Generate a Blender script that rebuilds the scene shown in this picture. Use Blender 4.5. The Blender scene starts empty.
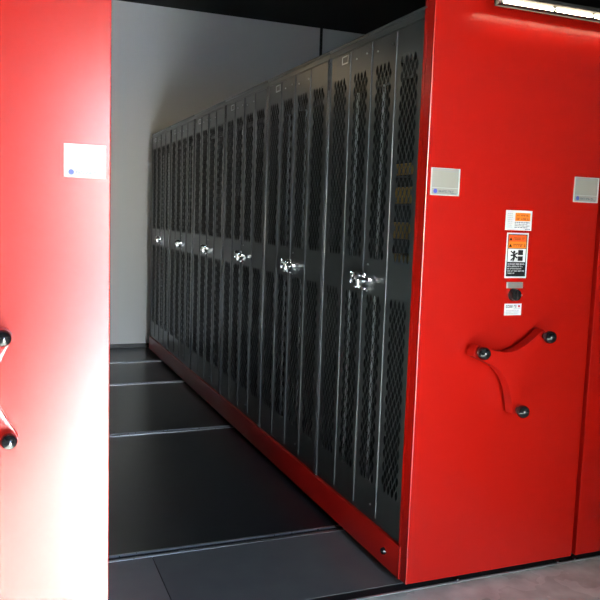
import bpy, bmesh, math, random
from mathutils import Vector, Matrix

random.seed(4)
scene = bpy.context.scene
col = scene.collection

# ------------------------------------------------------------------ camera
CAM_H = 1.4612
F_PX, YAW, PITCH, ROLL = 747.9, 0.3862, -0.1097, 0.0338
fwd = Vector((math.sin(YAW) * math.cos(PITCH), math.cos(YAW) * math.cos(PITCH), math.sin(PITCH)))
rgt = Vector((math.cos(YAW), -math.sin(YAW), 0))
upv = rgt.cross(fwd)
r2 = math.cos(ROLL) * rgt + math.sin(ROLL) * upv
u2 = -math.sin(ROLL) * rgt + math.cos(ROLL) * upv
cam_d = bpy.data.cameras.new('camera')
cam_d.sensor_width = 36.0
cam_d.lens = F_PX / 600.0 * 36.0
cam_d.clip_start = 0.05
cam = bpy.data.objects.new('camera', cam_d)
m = Matrix((( r2.x, u2.x, -fwd.x, 0), (r2.y, u2.y, -fwd.y, 0), (r2.z, u2.z, -fwd.z, CAM_H), (0, 0, 0, 1)))
cam.matrix_world = m
col.objects.link(cam)
scene.camera = cam

SUN_EL = 25.0
# ------------------------------------------------------------------ world, sun, exposure
world = bpy.data.worlds.new('sky')
scene.world = world
world.use_nodes = True
wn = world.node_tree.nodes
bg = wn['Background']
sky = wn.new('ShaderNodeTexSky')
sky.sky_type = 'NISHITA'
sky.sun_disc = False
sky.sun_elevation = math.radians(SUN_EL)
sky.sun_rotation = math.radians(200)
tint = wn.new('ShaderNodeMix')
tint.data_type = 'RGBA'
tint.blend_type = 'MULTIPLY'
tint.inputs['Factor'].default_value = 1.0
tint.inputs['B'].default_value = (0.80, 0.97, 1.26, 1)
world.node_tree.links.new(sky.outputs[0], tint.inputs['A'])
world.node_tree.links.new(tint.outputs['Result'], bg.inputs['Color'])
bg.inputs['Strength'].default_value = 3.6

SUN_DIR = Vector((-0.30, 1.0, -1.0440 * math.tan(math.radians(SUN_EL))))
sun_d = bpy.data.lights.new('sun', 'SUN')
sun_d.energy = 110.0
sun_d.angle = math.radians(0.6)
sun_d.color = (1.0, 0.97, 0.94)
sun = bpy.data.objects.new('sun', sun_d)
sun.rotation_euler = SUN_DIR.to_track_quat('-Z', 'Y').to_euler()
sun.location = (3.5, -7, 5)
col.objects.link(sun)

DX0, DX1, DH, DY = 0.96, 2.2, 2.62, -2.6        # doorway behind the camera
po = bpy.data.lights.new('doorway_portal', 'AREA')
po.shape = 'RECTANGLE'
po.size, po.size_y = DX1 - DX0, DH
po.cycles.is_portal = True
poo = bpy.data.objects.new('doorway_portal', po)
poo.location = ((DX0 + DX1) / 2, DY - 0.1, DH / 2)
poo.rotation_euler = (math.radians(90), 0, 0)
col.objects.link(poo)

scene.view_settings.view_transform = 'Standard'
scene.view_settings.look = 'None'
scene.view_settings.gamma = 1.0
scene.view_settings.exposure = 0.42
scene.view_settings.use_curve_mapping = False
scene.cycles.use_denoising = True
scene.cycles.max_bounces = 10
scene.cycles.diffuse_bounces = 6
scene.cycles.sample_clamp_indirect = 60.0

# ------------------------------------------------------------------ materials
def mat(name, rgb, rough=0.5, metal=0.0, spec=0.5, emit=None, estr=0.0, coat=0.0, noise=None, bump=None, rnoise=None):
    """noise=(scale, second rgb, amount) mottles the colour; bump=(scale, strength); rnoise=(scale, delta) varies gloss"""
    M = bpy.data.materials.new(name)
    M.use_nodes = True
    nt = M.node_tree
    b = nt.nodes['Principled BSDF']
    b.inputs['Base Color'].default_value = (*rgb, 1)
    b.inputs['Roughness'].default_value = rough
    b.inputs['Metallic'].default_value = metal
    b.inputs['Specular IOR Level'].default_value = spec
    b.inputs['Coat Weight'].default_value = coat
    b.inputs['Coat Roughness'].default_value = 0.08
    if emit:
        b.inputs['Emission Color'].default_value = (*emit, 1)
        b.inputs['Emission Strength'].default_value = estr
    if noise or bump or rnoise:
        tc = nt.nodes.new('ShaderNodeTexCoord')
    def ntex(scale, detail=5):
        n = nt.nodes.new('ShaderNodeTexNoise')
        n.inputs['Scale'].default_value = scale
        n.inputs['Detail'].default_value = detail
        nt.links.new(tc.outputs['Object'], n.inputs['Vector'])
        return n
    if noise:
        n = ntex(noise[0])
        r = nt.nodes.new('ShaderNodeValToRGB')
        r.color_ramp.elements[0].position = 0.5 - 0.5 * noise[2]
        r.color_ramp.elements[1].position = 0.5 + 0.5 * noise[2]
        r.color_ramp.elements[0].color = (*rgb, 1)
        r.color_ramp.elements[1].color = (*noise[1], 1)
        nt.links.new(n.outputs['Fac'], r.inputs['Fac'])
        nt.links.new(r.outputs['Color'], b.inputs['Base Color'])
    if rnoise:
        n = ntex(rnoise[0], 3)
        mr = nt.nodes.new('ShaderNodeMapRange')
        mr.inputs['To Min'].default_value = rough - rnoise[1]
        mr.inputs['To Max'].default_value = rough + rnoise[1]
        nt.links.new(n.outputs['Fac'], mr.inputs['Value'])
        nt.links.new(mr.outputs['Result'], b.inputs['Roughness'])
    if bump:
        n = ntex(bump[0], 3)
        bp = nt.nodes.new('ShaderNodeBump')
        bp.inputs['Strength'].default_value = bump[1]
        bp.inputs['Distance'].default_value = 0.002
        nt.links.new(n.outputs['Fac'], bp.inputs['Height'])
        nt.links.new(bp.outputs['Normal'], b.inputs['Normal'])
    return M

RED = mat('red_powder_coat', (0.42, 0.006, 0.0025), 0.25, spec=0.55, bump=(700, 0.02))
RED_BASE = mat('red_base_paint', (0.40, 0.007, 0.003), 0.36, bump=(700, 0.02))
GREY = mat('charcoal_locker_paint', (0.040, 0.043, 0.045), 0.29, spec=0.5, bump=(900, 0.03))
GREY_IN = mat('charcoal_interior_shade', (0.008, 0.008, 0.009), 0.7)  # locker charcoal darkened so the shade inside is in the colour
POST = mat('charcoal_edge_highlight', (0.085, 0.088, 0.098), 0.24, spec=0.6)  # paler, bluer locker charcoal: daylight glints on the edges put into the colour
CHROME = mat('chrome', (0.82, 0.83, 0.85), 0.14, metal=1.0)
STEEL = mat('brushed_steel', (0.55, 0.57, 0.60), 0.30, metal=1.0, rnoise=(60, 0.08))
ROD = mat('bare_steel_rod', (0.75, 0.77, 0.80), 0.35, metal=0.6)
ALU = mat('aluminium_edging', (0.62, 0.63, 0.64), 0.38, metal=0.7)
BLACK = mat('black_plastic', (0.012, 0.012, 0.013), 0.22)
BLACKM = mat('black_matte', (0.010, 0.010, 0.011), 0.7)
KNOB = mat('black_ball_knob', (0.010, 0.010, 0.011), 0.08, coat=0.3)
PLATE = mat('brushed_label_plate', (0.37, 0.355, 0.31), 0.42, metal=0.25, rnoise=(80, 0.05))
PLATE_E = mat('label_plate_edge', (0.56, 0.55, 0.52), 0.4)
WHITE = mat('white_sticker', (0.72, 0.72, 0.73), 0.45)
ORANGE = mat('orange_print', (0.90, 0.22, 0.012), 0.45)
ORANGE_D = mat('dark_orange_print', (0.40, 0.06, 0.01), 0.45)
ORANGE_R = mat('red_orange_print', (0.85, 0.10, 0.012), 0.45)
INK = mat('black_print', (0.006, 0.006, 0.007), 0.6, spec=0.3)
INK_G = mat('grey_print', (0.12, 0.13, 0.16), 0.5)
INK_P = mat('pale_print', (0.42, 0.46, 0.48), 0.5)
INK_B = mat('blue_print', (0.07, 0.09, 0.45), 0.45)
INK_R = mat('red_print', (0.55, 0.03, 0.05), 0.45)
TAG = mat('grey_metal_tag', (0.30, 0.27, 0.25), 0.4, metal=0.4)
TAN = mat('tan_cardboard', (0.36, 0.21, 0.04), 0.75, noise=(30, (0.28, 0.16, 0.03), 0.6))
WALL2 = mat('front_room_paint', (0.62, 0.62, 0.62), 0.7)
WALL = mat('wall_paint', (0.84, 0.85, 0.86), 0.62, bump=(300, 0.05))
CEIL = mat('black_ceiling_paint', (0.006, 0.006, 0.006), 0.9)
DARKTRIM = mat('black_trim', (0.008, 0.008, 0.009), 0.6)
BASEB = mat('dark_vinyl_baseboard', (0.030, 0.033, 0.038), 0.4)
RUBBER = mat('black_rubber_floor', (0.013, 0.014, 0.016), 0.28, noise=(14, (0.026, 0.027, 0.030), 0.8), bump=(160, 0.08))
TILE = mat('dark_grey_floor_tile', (0.125, 0.128, 0.128), 0.20, noise=(6, (0.165, 0.165, 0.155), 0.7), bump=(40, 0.05), rnoise=(5, 0.06))
TILE2 = mat('grey_floor_tile', (0.17, 0.168, 0.162), 0.22, noise=(6, (0.22, 0.215, 0.20), 0.7), bump=(40, 0.05), rnoise=(5, 0.06))
CONC = mat('stained_concrete', (0.40, 0.47, 0.43), 0.27, noise=(7.0, (0.69, 0.80, 0.735), 0.36), bump=(60, 0.03), rnoise=(4, 0.06))
GROUND = mat('sunlit_paving', (0.53, 0.53, 0.53), 0.8, noise=(2, (0.46, 0.46, 0.46), 0.6))
TUBE = mat('light_tube', (0.9, 0.9, 0.85), 0.4, emit=(1.0, 0.80, 0.54), estr=26.0)
LAMPW = mat('warm_lamp_diffuser', (0.9, 0.85, 0.7), 0.4, emit=(1.0, 0.74, 0.40), estr=7.0)

# ------------------------------------------------------------------ mesh helpers
def tag(o, label=None, cat=None, group=None, kind=None):
    if label: o['label'] = label
    if cat: o['category'] = cat
    if group: o['group'] = group
    if kind: o['kind'] = kind
    return o

def empty(name, loc=(0, 0, 0)):
    o = bpy.data.objects.new(name, None)
    o.empty_display_size = 0.1
    o.location = loc
    col.objects.link(o)
    return o

def link(name, mesh, material, parent=None, loc=None):
    o = bpy.data.objects.new(name, mesh)
    if material and not mesh.materials: mesh.materials.append(material)
    col.objects.link(o)
    if loc is not None: o.location = loc
    if parent is not None:
        o.parent = parent
        pl = parent
        w = Vector((0, 0, 0))
        while pl is not None:
            w += pl.location; pl = pl.parent
        o.matrix_parent_inverse = Matrix.Translation(-w)
        if parent.parent is not None or True:
            o.matrix_parent_inverse = Matrix.Identity(4)
            o.location = (Vector(loc) if loc is not None else Vector((0, 0, 0))) - w
    return o

def to_obj(name, bm, material, parent=None, smooth=False, loc=None):
    me = bpy.data.meshes.new(name)
    bmesh.ops.recalc_face_normals(bm, faces=bm.faces)
    bm.to_mesh(me); bm.free()
    if smooth:
        me.polygons.foreach_set('use_smooth', [True] * len(me.polygons))
        try: me.set_sharp_from_angle(angle=math.radians(25))
        except Exception: pass
    return link(name, me, material, parent, loc)

def b_box(bm, x0, x1, y0, y1, z0, z1, bev=0.0, seg=2):
    r = bmesh.ops.create_cube(bm, size=1.0)
    vs = r['verts']
    for v in vs:
        v.co = Vector((x0 + (v.co.x + .5) * (x1 - x0), y0 + (v.co.y + .5) * (y1 - y0), z0 + (v.co.z + .5) * (z1 - z0)))
    if bev > 0:
        es = set(e for v in vs for e in v.link_edges)
        bmesh.ops.bevel(bm, geom=list(es), offset=bev, segments=seg, affect='EDGES', profile=0.6)

def box(name, x0, x1, y0, y1, z0, z1, material, parent=None, bev=0.0, seg=2):
    bm = bmesh.new()
    b_box(bm, x0, x1, y0, y1, z0, z1, bev, seg)
    return to_obj(name, bm, material, parent)

def b_cyl(bm, p0, p1, r0, r1=None, n=20):
    p0, p1 = Vector(p0), Vector(p1)
    d = p1 - p0
    q = d.to_track_quat('Z', 'Y').to_matrix().to_4x4()
    bmesh.ops.create_cone(bm, cap_ends=True, segments=n, radius1=r0, radius2=r0 if r1 is None else r1,
                          depth=d.length, matrix=Matrix.Translation((p0 + p1) / 2) @ q)

def cyl(name, p0, p1, r0, material, parent=None, r1=None, n=20):
    bm = bmesh.new()
    b_cyl(bm, p0, p1, r0, r1, n)
    return to_obj(name, bm, material, parent, smooth=True)

def b_sphere(bm, c, r, u=20, v=12):
    bmesh.ops.create_uvsphere(bm, u_segments=u, v_segments=v, radius=r, matrix=Matrix.Translation(c))

def b_torus(bm, c, R, r, axis='X', n=20, k=8):
    vs = []
    for i in range(n):
        a = 2 * math.pi * i / n
        ring = []
        for j in range(k):
            b = 2 * math.pi * j / k
            rr = R + r * math.cos(b)
            p = (r * math.sin(b), rr * math.cos(a), rr * math.sin(a))
            if axis == 'Y': p = (p[1], p[0], p[2])
            ring.append(bm.verts.new(Vector(c) + Vector(p)))
        vs.append(ring)
    for i in range(n):
        for j in range(k):
            bm.faces.new((vs[i][j], vs[(i + 1) % n][j], vs[(i + 1) % n][(j + 1) % k], vs[i][(j + 1) % k]))

# ------------------------------------------------------------------ dimensions
YP, PT = 2.442, 0.050            # end panel front plane and thickness
PZ0, PZ1 = 0.030, 2.300
XL = 1.491                       # locker front plane
XB = 1.479                       # carriage base front
Y0, PITCHL = 2.4935, 0.8900      # lockers start, unit width
ZB, ZT = 0.164, 2.260
YW, ZC = 8.085, 3.605
YE = Y0 + 6 * PITCHL
R1, R2, R3, R4 = 3.0866, 4.8767, 6.3479, 7.2922
PE = 2.4573

# ------------------------------------------------------------------ the setting
RX0, RX1, RY0 = -3.6, 6.2, DY
def struct(o):
    o['kind'] = 'structure'
    return o
wb = bmesh.new(); b_box(wb, RX0, RX1, YW, YW + 0.15, -0.15, ZC)
struct(to_obj('wall_back', wb, WALL))
struct(box('wall_left', RX0 - 0.15, RX0, RY0, YW, -0.15, ZC, WALL2))
struct(box('wall_right', RX1, RX1 + 0.15, RY0, YW, -0.15, ZC, WALL2))
fb = bmesh.new()
b_box(fb, RX0, DX0, RY0 - 0.15, RY0, -0.15, ZC)
b_box(fb, DX1, RX1, RY0 - 0.15, RY0, -0.15, ZC)
b_box(fb, DX0, DX1, RY0 - 0.15, RY0, DH, ZC)
struct(to_obj('wall_front', fb, WALL2))
struct(box('light_blocking_partition', 1.58, RX1, -1.12, -1.0, -0.012, ZC, WALL2))  # unseen partition, added to keep doorway light off the right end panel
struct(box('ceiling', RX0 - 0.15, RX1 + 0.15, RY0 - 0.15, YW + 0.15, ZC, ZC + 0.12, CEIL))
struct(box('baseboard_back', RX0, RX1, YW - 0.012, YW, 0.0, 0.045, BASEB, bev=0.004))
struct(box('trim_1', 3.420, 3.452, YW - 0.012, YW, 0.045, ZC, DARKTRIM, bev=0.003))
# door lining of the open doorway behind the camera
db = bmesh.new()
b_box(db, DX0 - 0.05, DX0, RY0 - 0.17, RY0 + 0.02, 0, DH + 0.05)
b_box(db, DX1, DX1 + 0.05, RY0 - 0.17, RY0 + 0.02, 0, DH + 0.05)
b_box(db, DX0, DX1, RY0 - 0.17, RY0 + 0.02, DH, DH + 0.05)
struct(to_obj('trim_2', db, ALU))

# floor: concrete in front, platform with tiles, rails and rubber panels behind
floor = struct(box('floor', RX0, RX1, RY0 - 0.15, YW, -0.15, -0.012, BLACKM))
o = box('concrete_slab', RX0, RX1, RY0 - 0.15, PE - 0.010, -0.012, 0.0, CONC, floor)
o['label'] = 'mottled brownish grey concrete floor slab'
o = box('edge_strip', RX0, RX1, PE - 0.010, PE, -0.012, 0.002, ALU, floor)
o['label'] = 'thin aluminium edging strip'
o = box('threshold_strip', RX0, RX1, PE, PE + 0.055, -0.012, -0.002, BLACKM, floor)
for x in (1.745, 2.262, 2.356):
    cyl('bolt', (x, PE + 0.012, -0.002), (x, PE + 0.012, 0.004), 0.010, CHROME, floor, n=10)
tx = [-2.4, -0.9, 0.600, 2.10, 3.6]
for i in range(len(tx) - 1):
    box('floor_tile', tx[i] + 0.0015, tx[i + 1] - 0.0015, PE + 0.056, R1 - 0.0325, -0.012, 0.0, TILE2 if i == 1 else TILE, floor, bev=0.0012, seg=1)
secs = [(R1, R2), (R2, R3), (R3, R4), (R4, YW - 0.012)]
for a, b in secs:
    box('rubber_floor_panel', RX0, RX1, a + 0.0325, b - (0.0325 if b < YW - 0.1 else 0), -0.012, 0.0, RUBBER, floor, bev=0.001, seg=1)
rl = ['steel floor rail nearest the camera, between grey tiles and black rubber',
      'steel floor rail second from the camera, in the black aisle floor',
      'steel floor rail third from the camera, in the black aisle floor',
      'steel floor rail farthest from the camera, closest to the back wall']
for y, lb in zip((R1, R2, R3, R4), rl):
    t = tag(empty('floor_rail', (0.9, y, -0.012)), lb, 'floor rail', 'steel rails set in the aisle floor')
    box('channel', RX0, RX1, y - 0.032, y + 0.032, -0.012, -0.006, BLACKM, t)
    for s, w in ((-1, 0.007), (1, 0.0045)):
        box('rail_strip', RX0, RX1, y + s * 0.024 - w, y + s * 0.024 + w, -0.006, 0.003, STEEL, t, bev=0.001, seg=1)

# ground outside the doorway
tag(box('paving', -30, 30, -60, RY0 - 0.15, -0.2, -0.01, GROUND), kind='structure')

# ------------------------------------------------------------------ mobile carriages
def handle(parent, cx, cz, ang):
    """three-armed spinner with ball knobs, in front of the panel plane"""
    dm = 0.022                     # back of casting to panel
    y_back, y_front = YP - dm, YP - dm - 0.044
    R, w = 0.192, 0.025
    pts = []
    for k in range(3):
        a = ang + k * 2 * math.pi / 3
        u = Vector((math.cos(a), math.sin(a))); n = Vector((-u.y, u.x))
        a2 = a + 2 * math.pi / 3
        u3 = Vector((math.cos(a2), math.sin(a2))); n3 = Vector((-u3.y, u3.x))
        for s in (-0.95, -0.5, 0, 0.5, 0.95):
            pts.append(u * (R + 0.007 * (1 - s * s)) + n * w * s)
        A = u * (R - 0.012) + n * w * 1.02
        B = u3 * (R - 0.012) - n3 * w * 1.02
        bi = Vector((math.cos(a + math.pi / 3), math.sin(a + math.pi / 3)))
        C = bi * (w / math.sin(math.pi / 3))
        wt = 1.7
        for i in range(0, 15):
            t = i / 14
            pts.append((A * (1 - t) ** 2 + C * 2 * wt * t * (1 - t) + B * t * t) / ((1 - t) ** 2 + 2 * wt * t * (1 - t) + t * t))
    bm = bmesh.new()
    lo = [bm.verts.new((cx + p.x * 1.015, y_back, cz + p.y * 1.015)) for p in pts]
    mi = [bm.verts.new((cx + p.x * 1.0, y_front + 0.006, cz + p.y * 1.0)) for p in pts]
    hi = [bm.verts.new((cx + p.x * 0.97, y_front, cz + p.y * 0.97)) for p in pts]
    n = len(pts)
    for A, B in ((lo, mi), (mi, hi)):
        for i in range(n):
            bm.faces.new((A[i], A[(i + 1) % n], B[(i + 1) % n], B[i]))
    cb = bm.verts.new((cx, y_back, cz)); cf = bm.verts.new((cx, y_front - 0.004, cz))
    for i in range(n):
        bm.faces.new((cb, lo[(i + 1) % n], lo[i])); bm.faces.new((cf, hi[i], hi[(i + 1) % n]))
    h = to_obj('spinner_handle', bm, RED, parent, smooth=True)
    h['label'] = 'red three-armed spinner handle with black ball knobs'
    cyl('hub', (cx, YP, cz), (cx, y_back, cz), 0.045, RED, h, n=28)
    for k in range(3):
        a = ang + k * 2 * math.pi / 3
        px, pz = cx + 0.181 * math.cos(a), cz + 0.181 * math.sin(a)
        bm = bmesh.new()
        b_cyl(bm, (px, y_front + 0.002, pz), (px, y_front - 0.016, pz), 0.011, 0.014, 16)
        b_sphere(bm, (px, y_front - 0.034, pz), 0.026)
        to_obj('ball_knob', bm, KNOB, h, smooth=True)

def pr_rect(name, x0, x1, z0, z1, lv, material, parent):
    y = YP - 0.0012 - 0.0004 * lv
    return box(name, x0, x1, y, y + 0.0004, z0, z1, material, parent)

def print_line(name, x0, x1, z0, z1, lv, material, parent, seed=0, words=None):
    """a row of small word-like marks, one mesh"""
    rnd = random.Random(seed)
    y = YP - 0.0012 - 0.0004 * lv
    bm = bmesh.new()
    x = x0
    h = z1 - z0
    while x < x1 - h * 0.3:
        n = rnd.randint(3, 7)
        for _ in range(n):
            w = h * rnd.uniform(0.45, 0.7)
            if x + w > x1: break
            k = rnd.random()
            b_box(bm, x, x + w * 0.34, y, y + 0.0004, z0, z1)
            if k < 0.5: b_box(bm, x, x + w, y, y + 0.0004, z1 - h * 0.3, z1)
            if k > 0.3: b_box(bm, x, x + w, y, y + 0.0004, z0, z0 + h * 0.3)
            if k > 0.6: b_box(bm, x + w * 0.66, x + w, y, y + 0.0004, z0, z1)
            x += w * 1.22
        x += h * 0.5
    if len(bm.verts) == 0:
        b_box(bm, x0, x1, y, y + 0.0004, z0, z1)
    return to_obj(name, bm, material, parent)

def plate(parent, x0, seed):
    x1, z0, z1 = x0 + 0.127, 1.562, 1.664
    bm = bmesh.new()
    b_box(bm, x0, x1, YP - 0.0012, YP, z0, z1)
    b_box(bm, x0, x0 + 0.005, YP - 0.0045, YP, z0, z1, 0.0012, 1)
    b_box(bm, x1 - 0.004, x1, YP - 0.0045, YP, z0, z1, 0.0012, 1)
    b_box(bm, x0, x1, YP - 0.0045, YP, z0, z0 + 0.004, 0.0012, 1)
    p = to_obj('label_holder', bm, PLATE_E, parent)
    p['label'] = 'grey metal label holder with small blue logo'
    pr_rect('insert_card', x0 + 0.006, x1 - 0.005, z0 + 0.029, z1 - 0.002, 1, PLATE, p)
    pr_rect('logo_strip', x0 + 0.006, x1 - 0.005, z0 + 0.005, z0 + 0.027, 1, PLATE, p)
    bm = bmesh.new()
    cx, cz = x0 + 0.022, z0 + 0.016
    b_cyl(bm, (cx, YP - 0.0022, cz), (cx, YP - 0.0016, cz), 0.0085, n=18)
    to_obj('logo_disc', bm, INK_B, p)
    print_line('logo_text', x0 + 0.036, x1 - 0.022, z0 + 0.012, z0 + 0.0195, 2, INK_G, p, seed)
    print_line('small_print', x1 - 0.036, x1 - 0.012, z0 + 0.0065, z0 + 0.0095, 2, INK_G, p, seed + 1)

def stickers(parent, ox):
    X = lambda v: v - 1.900 + ox
    # notice sticker
    s = pr_rect('notice_sticker', X(1.853), X(1.980), 1.440, 1.518, 0, WHITE, parent)
    s['label'] = 'white notice sticker with orange box'
    pr_rect('orange_box', X(1.899), X(1.972), 1.477, 1.509, 1, ORANGE, s)
    print_line('orange_heading', X(1.905), X(1.966), 1.4955, 1.5015, 2, ORANGE_D, s, 1)
    print_line('orange_heading', X(1.905), X(1.966), 1.4805, 1.4895, 2, ORANGE_D, s, 2)
    for i in range(4):
        print_line('print_line', X(1.898), X(1.972 - 0.01 * (i % 2)), 1.4690 - i * 0.0065, 1.4725 - i * 0.0065, 1, INK_G if i else INK, s, 10 + i)
    for i in range(8):
        print_line('margin_print', X(1.862), X(1.888), 1.503 - i * 0.0075, 1.506 - i * 0.0075, 1, INK_P, s, 30 + i)
    print_line('code_print', X(1.950), X(1.975), 1.4435, 1.4465, 1, INK, s, 50)
    # warning sticker
    w = box('warning_sticker', X(1.865), X(1.970), YP - 0.0012, YP, 1.250, 1.430, WHITE, parent, bev=0.0004, seg=1)
    w['label'] = 'tall warning sticker, orange over white over black'
    x0, x1 = X(1.871), X(1.964)
    pr_rect('black_border', x0, x1, 1.257, 1.424, 1, INK, w)
    for z0, z1, sd in ((1.398, 1.420, 60), (1.372, 1.394, 61)):
        pr_rect('orange_band', x0 + 0.003, x1 - 0.004, z0 - 0.003, z1 + 0.001, 2, ORANGE if sd == 61 else ORANGE_R, w)
        bm = bmesh.new()
        y = YP - 0.0012 - 0.0004 * 3
        tz = z0 + 0.002
        vs = [bm.verts.new((x0 + a, y, tz + b)) for a, b in ((0.006, 0), (0.020, 0), (0.013, 0.013))]
        bm.faces.new(vs)
        bmesh.ops.solidify(bm, geom=bm.faces[:], thickness=0.0003)
        to_obj('alert_triangle', bm, INK, w)
        print_line('warning_text', x0 + 0.026, x1 - 0.008, z0 + 0.003, z0 + 0.014, 3, ORANGE_D, w, sd)
    pr_rect('picture_field', x0 + 0.003, x1 - 0.004, 1.314, 1.367, 2, WHITE, w)
    # crush pictogram: a figure caught between two blocks
    y = YP - 0.0012 - 0.0004 * 3
    def stroke(bm, a, b, r):
        a, b = Vector((a[0], a[1])), Vector((b[0], b[1]))
        d = (b - a).normalized(); n = Vector((-d.y, d.x)) * r
        vs = [bm.verts.new((x0 + q.x, y, 1.314 + q.y)) for q in (a + n, b + n, b - n, a - n)]
        f = bm.faces.new(vs)
    bm = bmesh.new()
    b_cyl(bm, (x0 + 0.033, y + 0.0003, 1.314 + 0.040), (x0 + 0.033, y, 1.314 + 0.040), 0.0055, n=14)
    for a, b, r in (((.033, .034), (.034, .018), .006), ((.034, .030), (.016, .044), .0025), ((.034, .028), (.016, .026), .003),
                    ((.034, .020), (.018, .006), .003), ((.036, .018), (.028, .003), .003), ((.036, .030), (.050, .036), .003),
                    ((.036, .024), (.050, .016), .003)):
        stroke(bm, a, b, r)
    to_obj('pictogram_figure', bm, INK, w)
    pr_rect('pictogram_block', x0 + 0.052, x0 + 0.076, 1.342, 1.362, 3, INK, w)
    pr_rect('pictogram_block', x0 + 0.052, x0 + 0.076, 1.319, 1.337, 3, INK, w)
    for i in range(5):
        print_line('white_text', x0 + 0.005, x1 - (0.006 if i < 4 else 0.045) - 0.006 * (i % 3), 1.3035 - i * 0.0092, 1.3085 - i * 0.0092, 2, WHITE, w, 70 + i)
    # small tag, lock, maker sticker
    t = box('metal_tag', X(1.877), X(1.957), YP - 0.002, YP, 1.209, 1.234, TAG, parent, bev=0.0006, seg=1)
    t['label'] = 'small grey metal tag'
    box('tag_end', X(1.877), X(1.884), YP - 0.003, YP - 0.002, 1.210, 1.233, PLATE_E, t)
    k = cyl('lock_knob', (X(1.915), YP - 0.022, 1.183), (X(1.915), YP, 1.183), 0.022, BLACK, parent, r1=0.026, n=28)
    k['label'] = 'round black lock knob'
    box('thumb_grip', X(1.911), X(1.919), YP - 0.030, YP - 0.022, 1.166, 1.200, BLACK, k, bev=0.002)
    cyl('indicator_dot', (X(1.938), YP - 0.0225, 1.183), (X(1.938), YP - 0.016, 1.183), 0.0035, STEEL, k, n=10)
    s = pr_rect('maker_sticker', X(1.874), X(1.957), 1.100, 1.147, 0, WHITE, parent)
    s['label'] = 'small white sticker under the lock knob'
    print_line('maker_name', X(1.881), X(1.938), 1.131, 1.142, 1, INK_G, s, 90)
    pr_rect('red_mark', X(1.940), X(1.950), 1.132, 1.141, 1, INK_R, s)
    print_line('print_line', X(1.920), X(1.952), 1.1255, 1.1285, 1, INK_P, s, 91)
    for i in range(3):
        print_line('print_line', X(1.884), X(1.945), 1.106 + i * 0.006, 1.109 + i * 0.006, 1, INK_P, s, 92 + i)

def carriage(x0, x1, label, ang, hx, hz, body=False, cap=True):
    t = tag(empty('mobile_carriage', ((x0 + x1) / 2, YP, 0)), label, 'mobile shelving', 'mobile carriages with red end panels')
    cx = (x0 + x1) / 2
    p = box('end_panel', x0, x1, YP, YP + PT, PZ0, PZ1, RED, t, bev=0.0035)
    box('panel_return', x0, x0 + 0.0016, YP + PT, YP + PT + 0.020, ZB, PZ1 - 0.02, RED, t)
    # carriage base: deck with skirt boards
    bm = bmesh.new()
    b_box(bm, x0 - 0.006, x0 + 0.02, YP + PT + 0.012, YE + 0.02, PZ0, ZB, 0.004)
    b_box(bm, x1 - 0.02, x1 + 0.006, YP + PT + 0.012, YE + 0.02, PZ0, ZB, 0.004)
    b_box(bm, x0 + 0.02, x1 - 0.02, YP + PT + 0.002, YE + 0.016, 0.10, ZB)
    to_obj('base', bm, RED_BASE, t, smooth=True)
    box('base_end_cap', x0 - 0.006, x0 + 0.02, YP + PT, YP + PT + 0.011, PZ0, ZB, RED_BASE, t, bev=0.0008)
    for y in (R1, R2, R3, R4):
        cyl('wheel', (x0 + 0.10, y, 0.058), (x0 + 0.135, y, 0.058), 0.055, STEEL, t, n=24)
        cyl('wheel', (x1 - 0.135, y, 0.058), (x1 - 0.10, y, 0.058), 0.055, STEEL, t, n=24)
    bm = bmesh.new()
    b_cyl(bm, (x0 - 0.006, 2.617, 0.095), (x0 - 0.016, 2.617, 0.095), 0.016, 0.013, 18)
    o = to_obj('rubber_bumper', bm, BLACK, t, smooth=True)
    handle(t, cx + hx, hz, ang)
    plate(t, x0 + 0.018, 5)
    plate(t, x1 - 0.142 if not cap else x1 - 0.134, 7)
    stickers(t, cx)
    if body:
        box('cabinet_body', x0 + 0.01, x1 - 0.012, Y0, YE, ZB, ZT, GREY, t, bev=0.004)
    return t

carriage(1.485, 2.314, 'red-panelled mobile carriage carrying the six charcoal lockers, right of the aisle', math.radians(40), -0.012, 0.907)
carriage(-0.495, 0.334, 'sunlit red-panelled mobile carriage left of the aisle', math.radians(62.6), 0.0095, 0.917, body=True, cap=False)
carriage(2.336, 3.165, 'red-panelled mobile carriage cut off by the right edge of the photo', math.radians(80), -0.012, 0.907, body=True)

# ------------------------------------------------------------------ lockers
DW = (PITCHL - 0.040) / 4           # door panel pitch
DZ0, DZ1 = 0.190, 2.216

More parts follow.
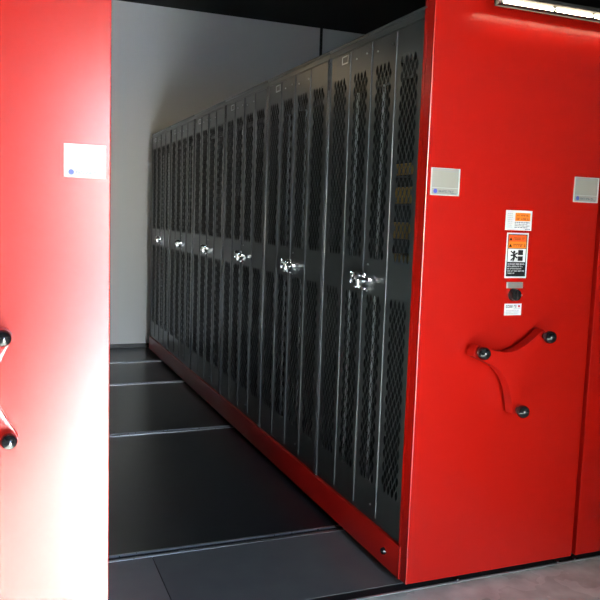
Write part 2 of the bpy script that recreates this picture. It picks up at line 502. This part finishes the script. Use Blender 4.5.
def perforated_panel_mesh():
    a, b = 0.0165, 0.0285
    w, h = DW - 0.004, DZ1 - DZ0
    bm = bmesh.new()
    def V(s, z): return bm.verts.new((0, s, z))
    def F(*p): bm.faces.new([V(*q) for q in p])
    mx = (w - 9 * a) / 2
    zones = [(0.322 - DZ0, 28), (1.288 - DZ0, 28)]
    prev = 0.0
    for z0, N in zones:
        H = (N + 1) * b
        F((0, prev), (w, prev), (w, z0), (0, z0))
        F((0, z0), (mx, z0), (mx, z0 + H), (0, z0 + H))
        F((mx + 9 * a, z0), (w, z0), (w, z0 + H), (mx + 9 * a, z0 + H))
        P = lambda i, j: (mx + i * a, z0 + j * b)
        for r in range(N):
            off = r % 2
            for c in range(4):
                ci, cj = 1 + 2 * c + off, 1 + r
                out = [(ci - 1, cj), (ci, cj - 1), (ci + 1, cj), (ci, cj + 1)]
                inn = []
                for (oi, oj) in out:
                    inn.append((ci + (oi - ci) * 0.75, cj + (oj - cj) * 0.84))
                # lens-like hole: eight points
                ins = []
                for k in range(4):
                    p, q = inn[k], inn[(k + 1) % 4]
                    ins.append(p)
                    ins.append((ci + (p[0] + q[0] - 2 * ci) / 2 * 1.16, cj + (p[1] + q[1] - 2 * cj) / 2 * 1.16))
                for k in range(4):
                    F(P(*out[k]), P(*out[(k + 1) % 4]), P(*ins[(2 * k + 2) % 8]), P(*ins[2 * k + 1]), P(*ins[2 * k]))
        for j in range(1, N - 1, 2):
            F(P(0, j), P(1, j + 1), P(0, j + 2))
        for j in range(2, N - 1, 2):
            F(P(9, j), P(9, j + 2), P(8, j + 1))
        for c in range(3):
            F(P(1 + 2 * c, 0), P(3 + 2 * c, 0), P(2 + 2 * c, 1))
            F(P(2 + 2 * c, N + 1), P(3 + 2 * c, N), P(4 + 2 * c, N + 1))
        F(P(0, 0), P(1, 0), P(0, 1))
        F(P(7, 0), P(9, 0), P(9, 2), P(8, 1))
        F(P(9, N + 1), P(8, N + 1), P(9, N))
        F(P(0, N - 1), P(1, N), P(2, N + 1), P(0, N + 1))
        prev = z0 + H
    F((0, prev), (w, prev), (w, h), (0, h))
    bmesh.ops.remove_doubles(bm, verts=bm.verts, dist=1e-5)
    bmesh.ops.recalc_face_normals(bm, faces=bm.faces)
    if bm.faces[0].normal.x > 0:
        bmesh.ops.reverse_faces(bm, faces=bm.faces)
    r = bmesh.ops.extrude_face_region(bm, geom=bm.faces[:])
    bmesh.ops.translate(bm, verts=[v for v in r['geom'] if isinstance(v, bmesh.types.BMVert)], vec=(0.0016, 0, 0))
    # folded side returns with a small rounded nose
    for s in (0.0, w - 0.003):
        b_box(bm, -0.0012, 0.018, s, s + 0.003, 0, h, 0.001, 1)
    me = bpy.data.meshes.new('door_panel')
    bmesh.ops.recalc_face_normals(bm, faces=bm.faces)
    bm.to_mesh(me); bm.free()
    me.materials.append(GREY)
    return me

door_me = perforated_panel_mesh()

def make_locker():
    """the locker at unit origin (0,0,0) = front corner nearest the end panel, front plane x=0, depth along +x"""
    t = empty('weapon_locker', (0, 0, 0))
    W, D = PITCHL, 0.40
    bm = bmesh.new()
    z0, z1 = ZB, ZT
    b_box(bm, 0.02, D, 0.001, 0.003, z0, z1 - 0.002)
    b_box(bm, 0.02, D, W - 0.003, W - 0.001, z0, z1 - 0.002)
    b_box(bm, D - 0.002, D, 0.003, W - 0.003, z0, z1 - 0.002)
    b_box(bm, 0.02, D - 0.002, 0.003, W - 0.003, z0, z0 + 0.02)
    to_obj('body', bm, GREY_IN, t)
    for y0, y1 in ((0.0030, 0.0180), (W - 0.0180, W - 0.0030)):
        bm = bmesh.new()
        b_box(bm, -0.004, 0.022, y0, y1, z0, DZ1 + 0.006, 0.003, 2)
        to_obj('frame_post', bm, POST, t, smooth=True)
    bm = bmesh.new()
    b_box(bm, 0.0, 0.020, 0.0008, W - 0.0008, DZ1 + 0.004, z1 - 0.014)
    b_box(bm, -0.006, D, 0.0005, W - 0.0005, z1 - 0.014, z1, 0.003, 2)
    to_obj('top', bm, GREY, t, smooth=True)
    box('kick_rail', 0.004, 0.020, 0.0190, W - 0.0190, z0, DZ0 - 0.002, GREY, t)
    for k in range(4):
        link('door_panel', door_me, None, t, (0, 0.020 + k * DW + 0.002, DZ0))
    for k in (1, 3):                      # hinge barrels of the folding leaves
        y = 0.020 + k * DW
        cyl('hinge', (-0.001, y, DZ0 + 0.01), (-0.001, y, DZ1 - 0.01), 0.0030, POST, t, n=10)
    y = 0.020 + 2 * DW
    box('meeting_strip', -0.005, 0.004, y - 0.0018, y + 0.0018, DZ0, DZ1, POST, t, bev=0.001, seg=1)
    # latch in the middle
    lz = 1.208
    lt = box('latch', -0.010, 0.0, y - 0.030, y + 0.062, lz - 0.018, lz + 0.024, CHROME, t, bev=0.004)
    lt['label'] = 'chrome latch handle'
    bm = bmesh.new()
    b_cyl(bm, (-0.010, y + 0.030, lz + 0.004), (-0.030, y + 0.030, lz + 0.004), 0.020, 0.017, 20)
    b_torus(bm, (-0.031, y + 0.030, lz + 0.004), 0.0160, 0.0035)
    to_obj('barrel', bm, CHROME, lt, smooth=True)
    bm = bmesh.new()
    b_box(bm, -0.036, -0.024, y - 0.122, y + 0.018, lz - 0.008, lz + 0.008, 0.004)
    b_box(bm, -0.036, -0.010, y - 0.022, y - 0.004, lz - 0.038, lz + 0.004, 0.003)
    b_box(bm, -0.024, -0.002, y - 0.118, y - 0.104, lz - 0.010, lz + 0.006, 0.003)
    to_obj('lever', bm, CHROME, lt, smooth=True)
    bm = bmesh.new()
    b_box(bm, -0.024, -0.002, y + 0.076, y + 0.088, lz - 0.030, lz + 0.022, 0.003)
    to_obj('hasp', bm, CHROME, lt, smooth=True)
    box('latch_stud', -0.018, -0.002, y + 0.034, y + 0.056, lz - 0.048, lz - 0.037, CHROME, lt, bev=0.003)
    box('latch_stud', -0.018, -0.002, y - 0.050, y - 0.026, lz - 0.050, lz - 0.039, CHROME, lt, bev=0.003)
    # number plate holder near the top of the farthest leaf
    ny, nz = 0.020 + 3 * DW + 0.055, 2.186
    bm = bmesh.new()
    b_box(bm, -0.004, 0.0, ny - 0.034, ny - 0.028, nz - 0.018, nz + 0.018)
    b_box(bm, -0.004, 0.0, ny + 0.028, ny + 0.034, nz - 0.018, nz + 0.018)
    b_box(bm, -0.004, 0.0, ny - 0.034, ny + 0.034, nz - 0.018, nz - 0.013)
    b_box(bm, -0.004, 0.0, ny - 0.034, ny + 0.034, nz + 0.013, nz + 0.018)
    nh = to_obj('number_holder', bm, STEEL, t)
    box('number_card', -0.002, 0.0, ny - 0.028, ny + 0.028, nz - 0.013, nz + 0.013, GREY, nh)
    for (k, s, z) in ((1, 0.03, 2.17), (1, 0.16, 2.165), (2, 0.05, 2.176), (2, 0.15, 2.17), (1, 0.05, 0.235), (2, 0.03, 1.16), (1, 0.17, 1.27), (1, 0.17, 1.155)):
        yy = 0.020 + k * DW + s
        cyl('screw', (-0.004, yy, z), (0.0, yy, z), 0.0045, STEEL, t, n=8)
    # inside: rifle locking rods and rear rack rail
    for yy in (0.020 + 1 * DW + 0.255, 0.020 + 2 * DW + 0.300):
        cyl('locking_rod', (0.085, yy, ZB + 0.02), (0.085, yy, 2.05), 0.007, ROD, t, n=12)
    box('rack_rail', 0.070, 0.100, 0.003, W - 0.003, 2.05, 2.08, GREY_IN, t)
    return t

def copy_tree(o, parent=None):
    c = o.copy()
    col.objects.link(c)
    c.parent = parent
    for ch in [q for q in ALL if q.parent == o]:
        copy_tree(ch, c)
    return c

proto = make_locker()
ALL = list(col.objects)
ll = ['charcoal perforated steel locker nearest the camera, beside the red end panel',
      'charcoal perforated steel locker second from the red end panel, warm light on top',
      'charcoal perforated steel locker third from the red end panel',
      'charcoal perforated steel locker third from the back wall',
      'charcoal perforated steel locker second from the back wall',
      'charcoal perforated steel locker standing at the far end by the back wall']
units = [proto] + [copy_tree(proto) for _ in range(5)]
for i, u in enumerate(units):
    u.location = (XL, Y0 + i * PITCHL, 0)
    tag(u, ll[i], 'locker', 'charcoal lockers in a row on the carriage')

# shelves with tan boxes inside the nearest locker
bl = ['tan box behind the perforations of the nearest locker, topmost of four',
      'tan box behind the perforations of the nearest locker, second from top of four',
      'tan box behind the perforations of the nearest locker, third from top of four',
      'tan box behind the perforations of the nearest locker, lowest of four']
for lb, (z0, z1) in zip(bl, ((1.655, 1.705), (1.535, 1.605), (1.385, 1.455), (1.255, 1.318))):
    sx = 0.0
    s = box('shelf', XL + 0.110, XL + 0.39, Y0 + 0.004, Y0 + 0.43, z0 - 0.004, z0, GREY_IN, units[0])
    b = box('tan_box', XL + 0.115, XL + 0.30, Y0 + 0.20, Y0 + 0.42, z0, z1, TAN, bev=0.003)
    tag(b, lb, 'box', 'tan boxes inside the nearest locker')

# ------------------------------------------------------------------ lamps
t = tag(empty('strip_light', (2.0, YP - 0.092, 2.265)), 'white strip light mounted at the top of the red end panel', 'lamp')
yl, zl = YP - 0.092, 2.266
bm = bmesh.new()
b_box(bm, 1.696, 2.66, yl - 0.030, yl + 0.030, zl + 0.009, zl + 0.024, 0.003)
b_box(bm, 1.696, 2.66, yl + 0.024, yl + 0.030, zl - 0.010, zl + 0.010)
to_obj('housing', bm, BLACKM, t, smooth=True)
box('reflector_lip', 1.696, 2.66, yl - 0.012, yl + 0.012, zl - 0.0120, zl - 0.0084, BLACKM, t)
x = 1.698
for ln in (0.238, 0.186, 0.238, 0.186, 0.12):
    bm = bmesh.new()
    b_cyl(bm, (x + 0.012, yl, zl), (x + ln - 0.002, yl, zl), 0.0080, n=16)
    to_obj('light_tube', bm, TUBE, t, smooth=True)
    cyl('tube_cap', (x, yl, zl), (x + 0.012, yl, zl), 0.0086, ALU, t, n=16)
    x += ln
for xb in (1.80, 2.45):
    bm = bmesh.new()
    b_box(bm, xb - 0.012, xb + 0.012, yl + 0.028, YP + PT, zl + 0.035, zl + 0.039)
    b_box(bm, xb - 0.012, xb + 0.012, yl + 0.024, yl + 0.030, zl + 0.020, zl + 0.039)
    to_obj('bracket', bm, BLACKM, t)

# warm pendant tube above the left carriage, hidden behind its end panel from the front
t = tag(empty('pendant_lamp', (0.05, 6.2, 2.70)), 'warm pendant tube lamp above the left carriage', 'lamp')
box('housing', -0.45, 0.45, 6.14, 6.26, 2.745, 2.80, BLACKM, t, bev=0.004)
box('diffuser', -0.44, 0.44, 6.15, 6.25, 2.71, 2.745, LAMPW, t, bev=0.01)
for x in (-0.35, 0.35):
    cyl('hanger_rod', (x, 6.2, 2.80), (x, 6.2, ZC), 0.005, BLACKM, t, n=8)
